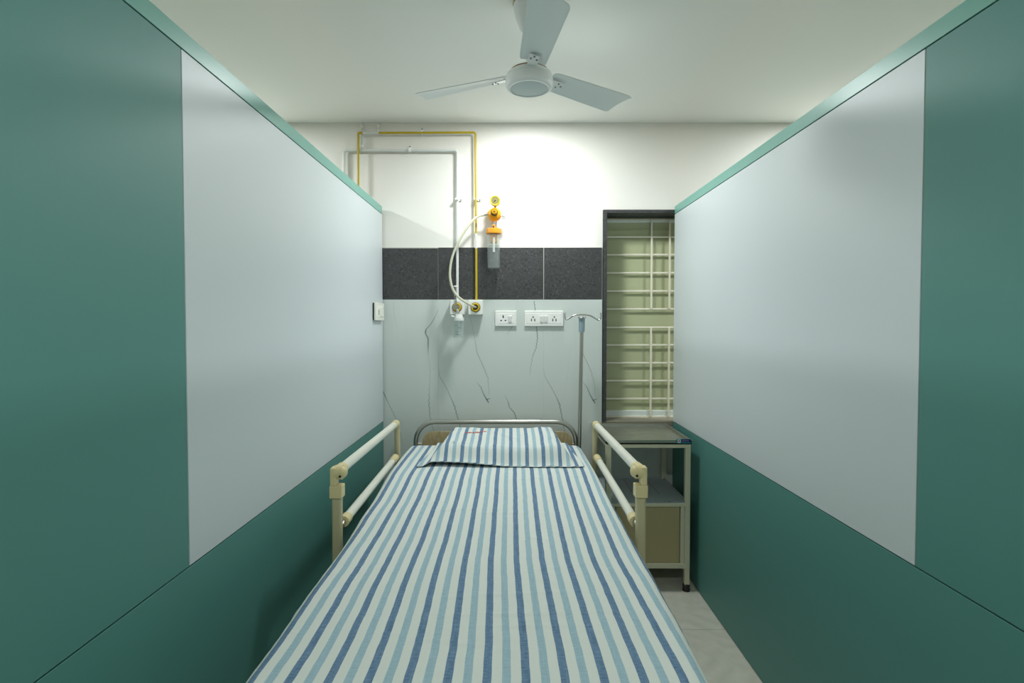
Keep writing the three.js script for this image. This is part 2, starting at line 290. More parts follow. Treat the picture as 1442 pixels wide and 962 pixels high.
// ------------------------------------------------------------------ ceiling fan
{
  const fx = 0.062, fz = -1.955, f = thing('ceiling_fan', 'white three-blade ceiling fan with short rod and round motor', 'fan', fx, CEIL, fz);
  const mb = EYE + 0.832 - CEIL, bl = EYE + 0.885 - CEIL;             // underside of motor, blade plane
  part('canopy', lathe([[0, 0], [0.056, 0], [0.057, -0.012], [0.05, -0.05], [0.034, -0.09], [0.02, -0.105], [0, -0.105]]), M.fan, f);
  part('canopy_ring', new THREE.TorusGeometry(0.056, 0.0025, 8, 40).rotateX(Math.PI / 2).translate(0, -0.004, 0), M.brass, f);
  part('down_rod', cyl(0.0125, 0.0125, 0.14, 0, bl - 0.01 + 0.02, 0), M.fan, f);
  const mo = part('motor', lathe([[0, mb + 0.004], [0.066, mb + 0.004], [0.0675, mb], [0.074, mb], [0.080, mb + 0.004], [0.0835, mb + 0.012], [0.084, mb + 0.034], [0.0815, mb + 0.036], [0.0815, mb + 0.038], [0.083, mb + 0.040], [0.078, mb + 0.052], [0.06, mb + 0.064], [0.03, mb + 0.074], [0, mb + 0.076]], 64), M.fan, f);
  part('motor_plate', lathe([[0.0655, mb + 0.004], [0.065, mb + 0.002], [0.03, mb + 0.0005], [0, mb]], 48), M.fanPlate, mo);
  part('motor_ring', new THREE.TorusGeometry(0.066, 0.002, 8, 48).rotateX(Math.PI / 2).translate(0, mb + 0.0615, 0), M.brass, mo);
  [5, 125, -115].forEach((deg) => {
    const R0 = 0.09, R1 = 0.46, nz = 24, nx = 8, pos = [], idx = [], uv = [];
    for (let s = 0; s < 2; s++) for (let j = 0; j <= nz; j++) for (let i = 0; i <= nx; i++) {
      const u = j / nz, v = i / nx * 2 - 1, wdt = 0.046 + 0.016 * u, round = u > 0.93 ? 1 - 0.12 * ((u - 0.93) / 0.07) ** 2 : u < 0.05 ? 0.9 + 2 * u : 1;
      const x = v * wdt * round + 0.004 * u, tw = -(0.26 - 0.05 * u), cam = 0.007 * (1 - v * v);
      const yy = cam + (s ? -0.0012 : 0.0012);
      pos.push(x * Math.cos(tw) - yy * Math.sin(tw), x * Math.sin(tw) + yy * Math.cos(tw), R0 + (R1 - R0) * u + (u > 0.93 ? v * -0.012 : 0)); uv.push(i / nx, u);
    }
    const row = nx + 1, off = row * (nz + 1);
    for (let j = 0; j < nz; j++) for (let i = 0; i < nx; i++) { const a = j * row + i; idx.push(a, a + row, a + 1, a + 1, a + row, a + row + 1); const b = a + off; idx.push(b, b + 1, b + row, b + 1, b + row + 1, b + row); }
    for (let j = 0; j < nz; j++) for (const i of [0, nx]) { const a = j * row + i, b = a + off; if (i === 0) idx.push(a, b, a + row, b, b + row, a + row); else idx.push(a, a + row, b, b, a + row, b + row); }
    for (let i = 0; i < nx; i++) for (const j of [0, nz]) { const a = j * row + i, b = a + off; if (j === 0) idx.push(a, a + 1, b, b, a + 1, b + 1); else idx.push(a, b, a + 1, b, b + 1, a + 1); }
    const g = new THREE.BufferGeometry(); g.setAttribute('position', new THREE.Float32BufferAttribute(pos, 3)); g.setAttribute('uv', new THREE.Float32BufferAttribute(uv, 2)); g.setIndex(idx); g.computeVertexNormals();
    const b = part('blade', g, M.fanBlade, f); b.position.y = bl; b.rotation.y = deg * Math.PI / 180;
    part('blade_bracket', clean([rbox(0.034, 0.003, 0.085, 0.001, 0, 0, 0, 1).rotateZ(-0.25).translate(0, -0.006, 0.108), rbox(0.024, 0.004, 0.05, 0.001, 0, -0.004, 0.072, 1)]), M.fan, b);
    for (const [x, z] of [[-0.01, 0.128], [0.01, 0.128], [0, 0.145]]) part('screw', cyl(0.0035, 0.0035, 0.003, x, -0.0105 - x * 0.25, z, 10), M.screwGrey, b);
  });
}

// ------------------------------------------------------------------ pipes on the back wall
const PW = 3.086;                                                     // distance of the pipe axis
const wp = (px, py, d = PW) => at(px, py, d);
function clipAt(parent, px, py, r, vertical) {
  const p = wp(px, py), c = part('clip', clean([vertical ? rbox(0.020, 0.012, 0.036, 0.002, p.x, p.y, p.z + 0.001, 1) : rbox(0.012, 0.020, 0.036, 0.002, p.x, p.y, p.z + 0.001, 1), vertical ? rbox(0.03, 0.012, 0.006, 0.002, p.x + 0.012, p.y, p.z - 0.014, 1) : rbox(0.012, 0.034, 0.006, 0.002, p.x, p.y + 0.012, p.z - 0.014, 1)]), M.clip, parent);
  part('screw', vertical ? cylZ(0.003, 0.004, p.x + 0.021, p.y, p.z - 0.0115, 10) : cylZ(0.003, 0.004, p.x, p.y + 0.023, p.z - 0.0115, 10), M.dark, c);
}
{
  const w = thing('oxygen_pipe', 'white pipe running along the wall and down to the bottle outlet', 'pipe');
  part('pipe_run', bent([wp(484.5, 262), wp(484.5, 212), wp(644, 212), wp(644, 424)], 0.008, 0.014, 160, 12), M.pipeWhite, w);
  clipAt(w, 577, 211.5, 0.0085, false); clipAt(w, 643.5, 281, 0.0085, true);
  const y = thing('vacuum_pipe', 'yellow pipe running below the ceiling and down to the suction outlet', 'pipe');
  const d2 = 3.0715, q = (a, b) => wp(a, b, d2);
  part('pipe_run', bent([q(504.5, 268), q(504.5, 187), q(512, 187)], 0.0062, 0.008, 60, 12), M.pipeYellow, y);
  part('bare_pipe', rod(q(511, 187.2), q(533.5, 187.2), 0.0072), M.pipeWhite, y);
  part('pipe_run', bent([q(533, 187.2), q(669.5, 186.6), q(670.4, 330)], 0.0062, 0.012, 140, 12), M.pipeYellow, y);
  part('bare_pipe', rod(q(670.4, 329), q(670.6, 350), 0.0073), M.pipeWhite, y);
  part('pipe_run', rod(q(670.6, 349), q(670.8, 424), 0.0062), M.pipeYellow, y);
  clipAt(y, 594, 186.6, 0.0085, false); clipAt(y, 670.4, 281, 0.0085, true);
  for (const [px, y0, y1] of [[509.5, 172, 208.5], [533, 172, 186]]) {
    const s = thing('pipe_stub', px < 520 ? 'short white pipe dropping from the ceiling behind the yellow pipe corner' : 'short white pipe stub joining ceiling and bare end of yellow pipe', 'pipe');
    part('stub', rod(wp(px, y0 + 1.5, 3.09), wp(px, y1, 3.09), 0.0062), M.pipeWhite, s);
    for (const e of [y0 + 6, y1 - 2]) part('coupling', rod(wp(px, e - 2, 3.09), wp(px, e + 2, 3.09), 0.0085), M.clip, s);
  }
}
// gas outlets
function outlet(px, py, label, open) {
  const p = at(px, py, 3.05), D = 3.096 - 3.045, g = thing('gas_outlet', label, 'gas outlet', p.x, p.y, WALL_Z + 0.009);
  part('box', rbox(0.081, 0.082, D, 0.003, 0, 0, D / 2), M.plastic, g);
  part('ring', new THREE.TorusGeometry(0.0195, 0.0052, 12, 36).translate(0, 0, D + 0.003), M.ringYellow, g);
  part('bezel', new THREE.TorusGeometry(0.0253, 0.0022, 8, 36).translate(0, 0, D + 0.001), M.dark, g);
  part('socket', cylZ(0.0155, 0.006, 0, 0, D - 0.001), open ? M.dark : M.chrome, g);
  return p;
}
outlet(643.7, 432.7, 'square white wall outlet behind the clear humidifier bottle', false);
outlet(669.6, 432.9, 'square white wall outlet with yellow ring and plugged hose end', true);
// oxygen flowmeter with humidifier bottle
{
  const o = at(643, 433, 3.02), g = thing('flowmeter', 'clear oxygen flowmeter with white capped humidifier bottle on outlet', 'flowmeter', o.x, o.y, o.z);
  const L = (px, py, d = 3.0) => at(px, py, d).sub(g.position);
  part('stem', rod(V(0, 0, -0.02), V(0, 0, 0.024), 0.007), M.chrome, g);
  part('knob', cylZ(0.0135, 0.018, L(641, 433).x, 0.001, 0.018), M.chrome, g);
  const a = L(641.3, 423), b = L(641, 404);
  part('flow_tube', rod(a, b, 0.009), M.clear, g); part('float_ball', new THREE.SphereGeometry(0.004, 12, 8).translate(a.x, a.y + 0.02, a.z), M.dark, g); part('tube_cap', rod(b, b.clone().add(V(0, 0.007, 0)), 0.0095), M.clip, g); part('tube_base', rod(a.clone().add(V(0, -0.02, 0)), a, 0.0088), M.chrome, g);
  const ct = L(646.4, 444), cb = L(646.4, 451.5), bb = L(646, 475.5), lid = part('bottle_cap', clean([rod(cb, cb.clone().add(V(0, 0.016, 0)), 0.0275, 32), rod(cb.clone().add(V(0, 0.016, 0)), ct.clone().add(V(0, 0.006, 0)), 0.022, 28, 0.019)]), M.plastic, g);
  part('cap_neck', rod(ct, ct.clone().add(V(-0.012, 0.035, 0)), 0.007), M.chrome, lid);
  const H = cb.y - bb.y; const bot = part('humidifier_bottle', lathe([[0, 0], [0.027, 0], [0.03, 0.004], [0.03, H - 0.012], [0.025, H - 0.001]], 32), M.clear, g); bot.position.copy(bb);
  part('dip_tube', rod(V(0.002, 0.02, 0), V(0.002, H, 0), 0.0035), M.clip, bot);
  for (const [y, w, x] of [[0.082, 0.012, 0.012], [0.067, 0.01, -0.012], [0.054, 0.018, 0.01], [0.045, 0.009, 0.015], [0.033, 0.01, -0.01], [0.033, 0.014, 0.01], [0.016, 0.03, 0]]) part('graduation', rbox(w, 0.0022, 0.0012, 0.0005, x, y, 0.0295 - Math.abs(x) * 0.2, 1), M.ink, bot);
  part('side_nipple', rod(L(640, 446), L(635.5, 445.3), 0.0055, 16, 0.0065), M.clip, g);
}
// suction regulator with jar, and its hose
const RG = 3.035;
{
  const c = at(696.4, 302.4, RG), g = thing('suction_regulator', 'yellow vacuum regulator with gauge and clear jar on wall', 'regulator', c.x, c.y, c.z);
  const L = (px, py, d = RG) => at(px, py, d).sub(g.position);
  part('mount_bracket', rbox(0.03, 0.06, 0.028, 0.003, 0, 0, -0.052), M.chrome, g);
  part('body', new THREE.SphereGeometry(0.0385, 32, 24).scale(1, 1, 0.85), M.regYellow, g);
  const d = part('dial', cylZ(0.0195, 0.016, 0, 0.006, 0.024), M.brownRing, g);
  part('dial_knob', clean([cylZ(0.0125, 0.012, 0, 0.008, 0.04, 12), cylZ(0.0155, 0.004, 0, 0.008, 0.038, 24)]), M.gold, d);
  part('dial_centre', cylZ(0.004, 0.003, 0, 0.007, 0.051, 12), M.brownRing, d);
  const gp = L(697.4, 283.7), ga = part('gauge', cylZ(0.0275, 0.026, gp.x, gp.y, -0.008, 36), M.gaugeYellow, g);
  part('gauge_rim', new THREE.TorusGeometry(0.0245, 0.004, 10, 36).translate(gp.x, gp.y, 0.018), M.gaugeYellow, ga);
  part('gauge_face', cylZ(0.021, 0.001, gp.x, gp.y, 0.0185, 32), M.gaugeFace, ga);
  for (let k = 0; k < 9; k++) { const a = -2.2 + k * 0.55; part('gauge_tick', rbox(0.0016, 0.005, 0.0008, 0.0003, 0, 0.0155, 0, 1).rotateZ(a).translate(gp.x, gp.y, 0.0199), M.marks, ga); }
  part('gauge_needle', clean([rbox(0.002, 0.017, 0.0008, 0.0003, 0, 0.006, 0, 1).rotateZ(2.4).translate(gp.x, gp.y, 0.0203), cylZ(0.004, 0.002, gp.x, gp.y, 0.0195, 12)]), M.dark, ga);
  part('gauge_stem', rod(V(gp.x * 0.6, 0.034, 0), V(gp.x, gp.y - 0.025, 0), 0.006), M.brass, g);
  part('hose_barb', rod(V(-0.034, 0, 0.004), L(680.5, 303), 0.0045), M.chrome, g);
  const lv = part('lever_valve', clean([rod(V(0.034, -0.004, 0.004), L(712, 305), 0.005), rbox(0.022, 0.008, 0.012, 0.002, L(709.5, 306).x, L(709.5, 306).y - 0.004, 0.004)]), M.chrome, g);
  part('valve_cap', rod(L(711.5, 303), L(711.5, 298), 0.005), M.clip, lv);
  part('neck', rod(V(0, -0.034, 0), L(696.2, 318.5), 0.006, 16, 0.005), M.chrome, g);
  part('elbow', clean([rod(L(695.4, 322), L(695.4, 316.5), 0.009), rbox(0.012, 0.02, 0.022, 0.003, L(695.2, 319).x, L(695.2, 319.5).y, 0.012)]), M.capOrange, g);
  part('elbow_screw', cylZ(0.005, 0.003, L(695, 320).x, L(695, 320.5).y, 0.0225, 12), M.dark, g);
  const t = L(695.4, 322.4), b = L(695.4, 329.8), jb = L(695.3, 378);
  part('jar_lid', lathe([[0, 0], [0.041, 0], [0.0425, 0.003], [0.0425, t.y - b.y - 0.003], [0.039, t.y - b.y], [0, t.y - b.y + 0.002]], 40).translate(b.x, b.y, 0), M.capOrange, g);
  const H = b.y - jb.y, jar = part('jar', lathe([[0, 0], [0.03, 0], [0.0345, 0.004], [0.0365, H]], 40), M.clear, g); jar.position.set(jb.x, jb.y, 0);
  part('float_cage', lathe([[0.006, H - 0.052], [0.016, H - 0.05], [0.0185, H - 0.04], [0.02, H - 0.002], [0.006, H - 0.002]], 24), M.capOrange, jar);
  part('inner_tube', rod(V(0.001, H - 0.1, 0.012), V(0.001, H - 0.02, 0.022), 0.006), M.clip, jar);
  part('float_band', new THREE.TorusGeometry(0.033, 0.0012, 6, 40).rotateX(Math.PI / 2).translate(0, H - 0.062, 0), M.clip, jar);
  for (let k = 0; k < 8; k++) part('graduation', rbox(k % 2 ? 0.005 : 0.009, 0.0012, 0.001, 0.0003, 0.012, 0.03 + k * 0.0115, 0.0325, 1), M.ink, jar);
  const h = smooth([[681.5, 302.9, RG - 0.004], [675.5, 304, RG - 0.006], [668, 308.5, 3.02], [657.8, 320.6, 3.005], [646, 340.5, 3.0], [637.2, 361, 2.995], [633.9, 379, 2.99], [634, 393, 2.985], [638.2, 408.5, 2.98], [646, 418.8, 2.98], [657.8, 427, 2.99], [666, 431.5, 3.015], [669.6, 432.9, 3.043]].map(([x, y, d]) => at(x, y, d)), 0.0068, 140, 14);
  const hose = part(numbered('suction_hose'), h, M.hose, scene); tag(hose, 'translucent off-white hose looping from regulator down to yellow ringed outlet', 'hose');
}
// sockets
function socketPlate(px0, px1, py0, py1, label, name) {
  const a = at(px0, py1, 3.08), b = at(px1, py0, 3.08), w = b.x - a.x, h = b.y - a.y, g = thing(name, label, 'socket', (a.x + b.x) / 2, (a.y + b.y) / 2, WALL_Z + 0.009);
  part('back_box', rbox(w - 0.008, h - 0.008, 0.005, 0.002, 0, 0, 0.0025), M.plasticWarm, g);
  part('plate', rbox(w, h, 0.009, 0.004, 0, 0, 0.0085, 3), M.plastic, g);
  part('module_frame', rbox(w - 0.022, h - 0.03, 0.004, 0.001, 0, 0, 0.0122, 1), M.switchWhite, g);
  return { g, X: (px) => at(px, 450, 3.08).x - g.position.x, Y: (py) => at(720, py, 3.08).y - g.position.y };
}
const ZS = 0.0142;
function rocker(s, px, py) { const r = part('switch', rbox(0.0205, 0.037, 0.008, 0.0025, 0, 0, 0, 2).rotateX(0.13), M.switchWhite, s.g); r.position.set(s.X(px), s.Y(py), ZS + 0.002); part('switch_dot', cylZ(0.0012, 0.0006, 0, -0.01, 0.0056, 8), M.capOrange, r); }
{
  const a = socketPlate(697.2, 727.5, 437.6, 459.6, 'white plate with one three-pin socket and one switch', 'wall_socket');
  for (const [px, py, w, h] of [[708.6, 446, 0.0066, 0.016], [705.7, 451.4, 0.0095, 0.0062], [711.8, 451.4, 0.0095, 0.0062]]) part('pin_hole', rbox(w, h, 0.0012, 0.0025, a.X(px), a.Y(py), ZS, 2), M.hole, a.g);
  rocker(a, 718.3, 449.2);
  const b = socketPlate(738.6, 793.6, 437.6, 459.6, 'wide white plate with two sockets and a pair of switches', 'wall_socket');
  for (const cx of [750.7, 780.7]) for (const [dx, py, r] of [[0, 446.6, 0.0042], [-2.2, 449.6, 0.0034], [2.2, 449.6, 0.0034], [-2.3, 451.6, 0.0036], [2.3, 451.6, 0.0036]]) part('pin_hole', cylZ(r, 0.0012, b.X(cx + dx), b.Y(py), ZS - 0.0006, 14), M.hole, b.g);
  rocker(b, 762.8, 449.3); rocker(b, 768.6, 449.3);
}
// switch plate on the end of the left partition
{
  const y0 = at(530, 451.4, 2.95).y, y1 = at(530, 426.6, 2.95).y, g = thing('switch_plate', 'small white switch plate mounted on the partition end by the pipes', 'switch', -0.7335, (y0 + y1) / 2, -2.955); const h = y1 - y0;
  part('back_box', rbox(0.008, h - 0.004, 0.186, 0.002, 0.0045, 0, -0.004), M.dark, g);
  part('plate', rbox(0.01, h, 0.184, 0.003, 0.0135, 0, 0.001), M.plasticWarm, g);
  part('module_frame', rbox(0.003, h - 0.036, 0.13, 0.001, 0.0187, 0, -0.004, 1), M.switchWhite, g);
  for (const z of [-0.045, -0.022, 0.001]) part('switch', rbox(0.006, h - 0.044, 0.021, 0.002, 0.0205, 0, z), M.plasticWarm, g);
  part('indicator_window', rbox(0.002, 0.03, 0.022, 0.0008, 0.0205, -0.004, 0.034, 1), M.indicator, g);
}

// ------------------------------------------------------------------ bed
const topY = (z) => interp([[0.93, 0.652], [1.3, 0.646], [1.63, 0.639], [2.0, 0.650], [2.4, 0.677], [2.95, 0.677]], z);
const leftX = (z) => interp([[0.93, -0.519], [1.6, -0.535], [2.07, -0.545], [2.7, -0.556], [2.95, -0.554]], z);
const rightX = (z) => interp([[0.93, 0.384], [1.3, 0.394], [1.6, 0.398], [2.0, 0.392], [2.4, 0.38], [2.95, 0.376]], z);
const stripeX = (z) => interp([[1.0, -0.0477], [1.63, -0.061], [2.4, -0.061]], z);
const HZ = 2.985, BXL = at(585.6, 620, HZ).x, BXR = at(810.8, 620, HZ).x;
{
  const b = thing('hospital_bed', 'hospital bed frame with steel headboard bow and cream folding side rails', 'bed', (BXL + BXR) / 2, 0, -1.96), ox = b.position.x, oz = b.position.z;
  const P = (x, y, z) => V(x - ox, y, -z - oz);
  const top = at(700, 594.2, HZ).y;
  part('head_bow', bent([P(BXL, 0.28, HZ), P(BXL, top, HZ), P(BXR, top, HZ), P(BXR, 0.28, HZ)], 0.0128, 0.108, 160, 18), M.steelTube, b);
  const x0 = at(595.5, 615, HZ).x - ox, x1 = at(805.5, 615, HZ).x - ox, yt = at(700, 608, HZ).y, s = new THREE.Shape(), r = 0.065;
  s.moveTo(x0, 0.5); s.lineTo(x0, yt - r); s.quadraticCurveTo(x0, yt, x0 + r, yt); s.lineTo(x1 - r, yt); s.quadraticCurveTo(x1, yt, x1, yt - r); s.lineTo(x1, 0.5); s.closePath();
  part('headboard_panel', worldUV(new THREE.ExtrudeGeometry(s, { depth: 0.016, bevelEnabled: true, bevelSize: 0.002, bevelThickness: 0.002, bevelSegments: 2 }), 'y', 'x', 0, 0, 0.25, 0.4).translate(0, 0, -HZ - oz - 0.008), M.wood, b);
  for (const x of [BXL, BXR]) for (const y of [0.56, 0.66]) part('panel_lug', rod(P(x, y, HZ), P(x + (x < 0 ? 0.05 : -0.03), y, HZ), 0.006), M.bedSteel, b);
  const fx0 = BXL + 0.01, fx1 = BXR - 0.01, zf = 0.96;
  part('frame', clean([sbox(fx0 - ox, fx0 + 0.035 - ox, 0.4, 0.46, -HZ - oz, -zf - oz), sbox(fx1 - 0.035 - ox, fx1 - ox, 0.4, 0.46, -HZ - oz, -zf - oz), ...[HZ - 0.02, 2.4, 1.7, 1.0].map((z) => sbox(fx0 - ox, fx1 - ox, 0.41, 0.45, -z - 0.015 - oz, -z + 0.015 - oz))]), M.bedSteel, b);
  part('deck_panel', rbox(fx1 - fx0 - 0.01, 0.012, HZ - zf - 0.06, 0.002, (fx0 + fx1) / 2 - ox, 0.467, -(HZ + zf) / 2 - oz, 1), M.bedSteel, b);
  for (const x of [fx0 + 0.02, fx1 - 0.02]) for (const z of [HZ - 0.12, zf + 0.12]) {
    const leg = part('leg', rbox(0.036, 0.3, 0.036, 0.004, x - ox, 0.255, -z - oz), M.bedSteel, b);
    part('castor', clean([cyl(0.012, 0.012, 0.03, x - ox, 0.085, -z - oz), new THREE.CylinderGeometry(0.048, 0.048, 0.028, 28).rotateZ(Math.PI / 2).translate(x - ox, 0.048, -z - oz)]), M.castor, leg);
  }
  for (const sd of [-1, 1]) {
    const rail = new THREE.Group(); rail.name = 'side_rail'; b.add(rail);
    const X = sd < 0 ? -0.575 : 0.4215, fz = sd < 0 ? 2.68 : 2.7, nz = sd < 0 ? 1.778 : 1.768;
    const fy = sd < 0 ? at(557, 597, fz).y : at(840, 598.5, fz).y, ny = sd < 0 ? at(475, 665, nz).y : at(903, 664, nz).y;
    const F = P(X, fy, fz), N = P(X, ny, nz), dir = N.clone().sub(F).normalize();
    part('upper_tube', rod(F.clone().addScaledVector(dir, 0.03), N.clone().addScaledVector(dir, -0.04), 0.0165, 24), M.railWhite, rail);
    // far post: bends over the top and goes down beside the mattress
    part('far_post', bent([F.clone().addScaledVector(dir, 0.035), F.clone().addScaledVector(dir, -0.03), P(X, 0.44, fz + 0.05)], 0.0145, 0.03, 50, 16), M.postCream, rail);
    part('joint_collar', rod(F.clone().addScaledVector(dir, -0.004), F.clone().addScaledVector(dir, 0.045), 0.0195, 24), M.railCream, rail);
    // near end: round hinge head on an L-shaped socket over a flat post
    part('joint_collar', rod(N.clone().addScaledVector(dir, -0.055), N.clone().addScaledVector(dir, -0.012), 0.0198, 24), M.railCream, rail);
    const hx = sd * 0.006;
    part('hinge_head', clean([new THREE.CylinderGeometry(0.0235, 0.0235, 0.024, 28).rotateZ(Math.PI / 2).translate(N.x - hx, N.y, N.z), new THREE.SphereGeometry(0.0215, 20, 14).translate(N.x - hx - sd * 0.006, N.y, N.z)]), M.railCream, rail);
    const sock = part('post_socket', clean([rbox(0.021, 0.062, 0.034, 0.006, N.x + sd * -0.004 + sd * 0.0125, N.y - 0.012, N.z + 0.004, 3), rbox(0.041, 0.042, 0.038, 0.003, N.x + sd * 0.001, N.y - 0.062, N.z, 2)]), M.railCream, rail);
    part('pivot_screw', new THREE.CylinderGeometry(0.004, 0.004, 0.003, 12).rotateX(Math.PI / 2).translate(N.x - hx - sd * 0.01, N.y - 0.008, N.z + 0.0235), M.dark, sock);
    const pb = P(X - (sd < 0 ? 0.012 : -0.01), 0.4, nz + 0.03), pt = V(N.x + sd * 0.001, N.y - 0.08, N.z), pl = pt.distanceTo(pb);
    const post = rbox(0.032, pl, 0.026, 0.008, 0, pl / 2, 0, 3); post.applyQuaternion(new THREE.Quaternion().setFromUnitVectors(V(0, 1, 0), pt.clone().sub(pb).normalize())); post.translate(pb.x, pb.y, pb.z);
    part('near_post', post, M.postCream, rail);
    // lower tube between two cream ends
    const lfz = 2.6, lnz = 1.85, lf = P(X, at(551, 650, lfz).y, lfz), ln = P(X, at(482.7, 733, lnz).y, lnz), ld = ln.clone().sub(lf).normalize();
    part('lower_tube', rod(lf, ln, 0.0158, 24), M.railWhite, rail);
    part('tube_end', rod(ln.clone().addScaledVector(ld, -0.03), ln.clone().addScaledVector(ld, 0.012), 0.019, 24), M.railCream, rail);
    part('tube_end', rod(lf.clone().addScaledVector(ld, -0.07), lf.clone().addScaledVector(ld, 0.012), 0.0185, 24), M.railCream, rail);
    part('tube_bolt', rod(ln.clone().addScaledVector(ld, 0.01), ln.clone().addScaledVector(ld, 0.03).add(V(0, -0.006, 0)), 0.009, 14), M.steelTube, rail);
    const bx0 = Math.min(X, sd < 0 ? fx0 : fx1) - ox, bx1 = Math.max(X, sd < 0 ? fx0 : fx1) - ox;
    for (const z of [nz + 0.03, fz + 0.05]) part('rail_bracket', sbox(bx0, bx1, 0.41, 0.45, -z - 0.02 - oz, -z + 0.02 - oz), M.bedSteel, rail);
  }
}
{
  const m = thing('mattress', 'foam mattress wrapped under the striped sheet', 'mattress', -0.085, 0.474, -1.945);
  part('mattress_core', rbox(0.83, 0.13, 1.93, 0.03, 0, 0.066, 0, 3), M.mattress, m);
}
function stripedSheet() {
  const r = 0.042, drop = 0.13, q = Math.PI / 2 * r, nA = 190, nB = 330, z0 = 0.945, z1 = 2.915, pos = [], uv = [], idx = [];
  const prof = (s, half) => {                                         // s: arc length from the centre; returns [offset, drop]
    const a = Math.abs(s), sg = Math.sign(s), flat = half - r; if (a <= flat) return [s, 0];
    const t = a - flat; if (t < q) { const th = t / r; return [sg * (flat + r * Math.sin(th)), r * (1 - Math.cos(th))]; }
    return [sg * (half + 0.008 * Math.min(1, (t - q) / 0.1)), r + t - q];
  };
  const creases = [[2.03, -0.30, 0.06, 0.0022, 0.02], [1.95, -0.2, 0.1, 0.0026, 0.012], [1.92, -0.02, 0.13, 0.002, 0.006], [1.34, -0.05, 0.22, 0.0016, 0.02], [1.25, -0.02, 0.28, 0.0018, 0.01], [1.20, 0.02, 0.2, 0.0014, 0.008], [2.28, 0.1, 0.2, 0.002, 0.03], [1.14, -0.15, 0.15, 0.0015, -0.05], [1.5, 0.1, 0.12, 0.0014, 0.06], [1.72, 0.05, 0.1, 0.0012, -0.04]];
  for (let j = 0; j <= nB; j++) {
    const lenB = z1 - z0, flatB = lenB / 2 - r, sb = (j / nB * 2 - 1) * (flatB + q + drop), [zo, dB] = prof(sb, lenB / 2), Z = (z0 + z1) / 2 + zo;
    const dEnd = z1 - Z, plan = dEnd < 0.07 && zo > 0 ? 0.03 * (1 - Math.sqrt(Math.max(0, 1 - (1 - Math.max(dEnd, 0) / 0.07) ** 2))) : 0;
    const xl = leftX(Z) + plan, xr = rightX(Z) - plan, half = (xr - xl) / 2, mid = (xl + xr) / 2;
    for (let i = 0; i <= nA; i++) {
      const sa = (i / nA * 2 - 1) * (half - r + q + drop), [xo, dA] = prof(sa, half), x = mid + xo;
      let y = topY(Z) - dA - dB;
      if (dA < 0.02) {
        y += 0.0022 * N3(x * 7, Z * 5, 1) + 0.0012 * N3(x * 18, Z * 30, 4) + 0.0006 * N3(x * 60, Z * 40, 8);
        for (const [cz, cx, w, h, tilt] of creases) { const e = (Z - cz - tilt * (x - cx) / 0.2) / 0.006; if (Math.abs(e) < 4) y += 1.7 * h * Math.exp(-e * e) * Math.exp(-(((x - cx) / w) ** 2)); }
      }
      const edge = Math.max(0, dA - 0.01);
      const wav = edge > 0 ? 0.007 * N3(Z * 7, 2, sa > 0 ? 1 : 9) + 0.003 * N3(Z * 26, 4, sa > 0 ? 1 : 9) : 0;
      pos.push(x + Math.sign(sa) * wav * Math.min(1, edge / 0.03), y, -Z);
      const st = 0.0016 * N3(x * 3, Z * 6, 12) + 0.0009 * N3(x * 9, Z * 22, 15);
      uv.push((mid + sa - stripeX(Z) + st) / (4 * PERIOD), sb / 0.6);
    }
  }
  const row = nA + 1; for (let j = 0; j < nB; j++) for (let i = 0; i < nA; i++) { const a = j * row + i; idx.push(a, a + 1, a + row, a + 1, a + row + 1, a + row); }
  const g = new THREE.BufferGeometry(); g.setAttribute('position', new THREE.Float32BufferAttribute(pos, 3)); g.setAttribute('uv', new THREE.Float32BufferAttribute(uv, 2)); g.setIndex(idx); g.computeVertexNormals(); return g;
}
{ const m = M.sheet; m.side = THREE.DoubleSide; tag(part(numbered('bed_sheet'), stripedSheet(), m, scene), 'blue and white striped cotton sheet covering the mattress', 'bed sheet'); }
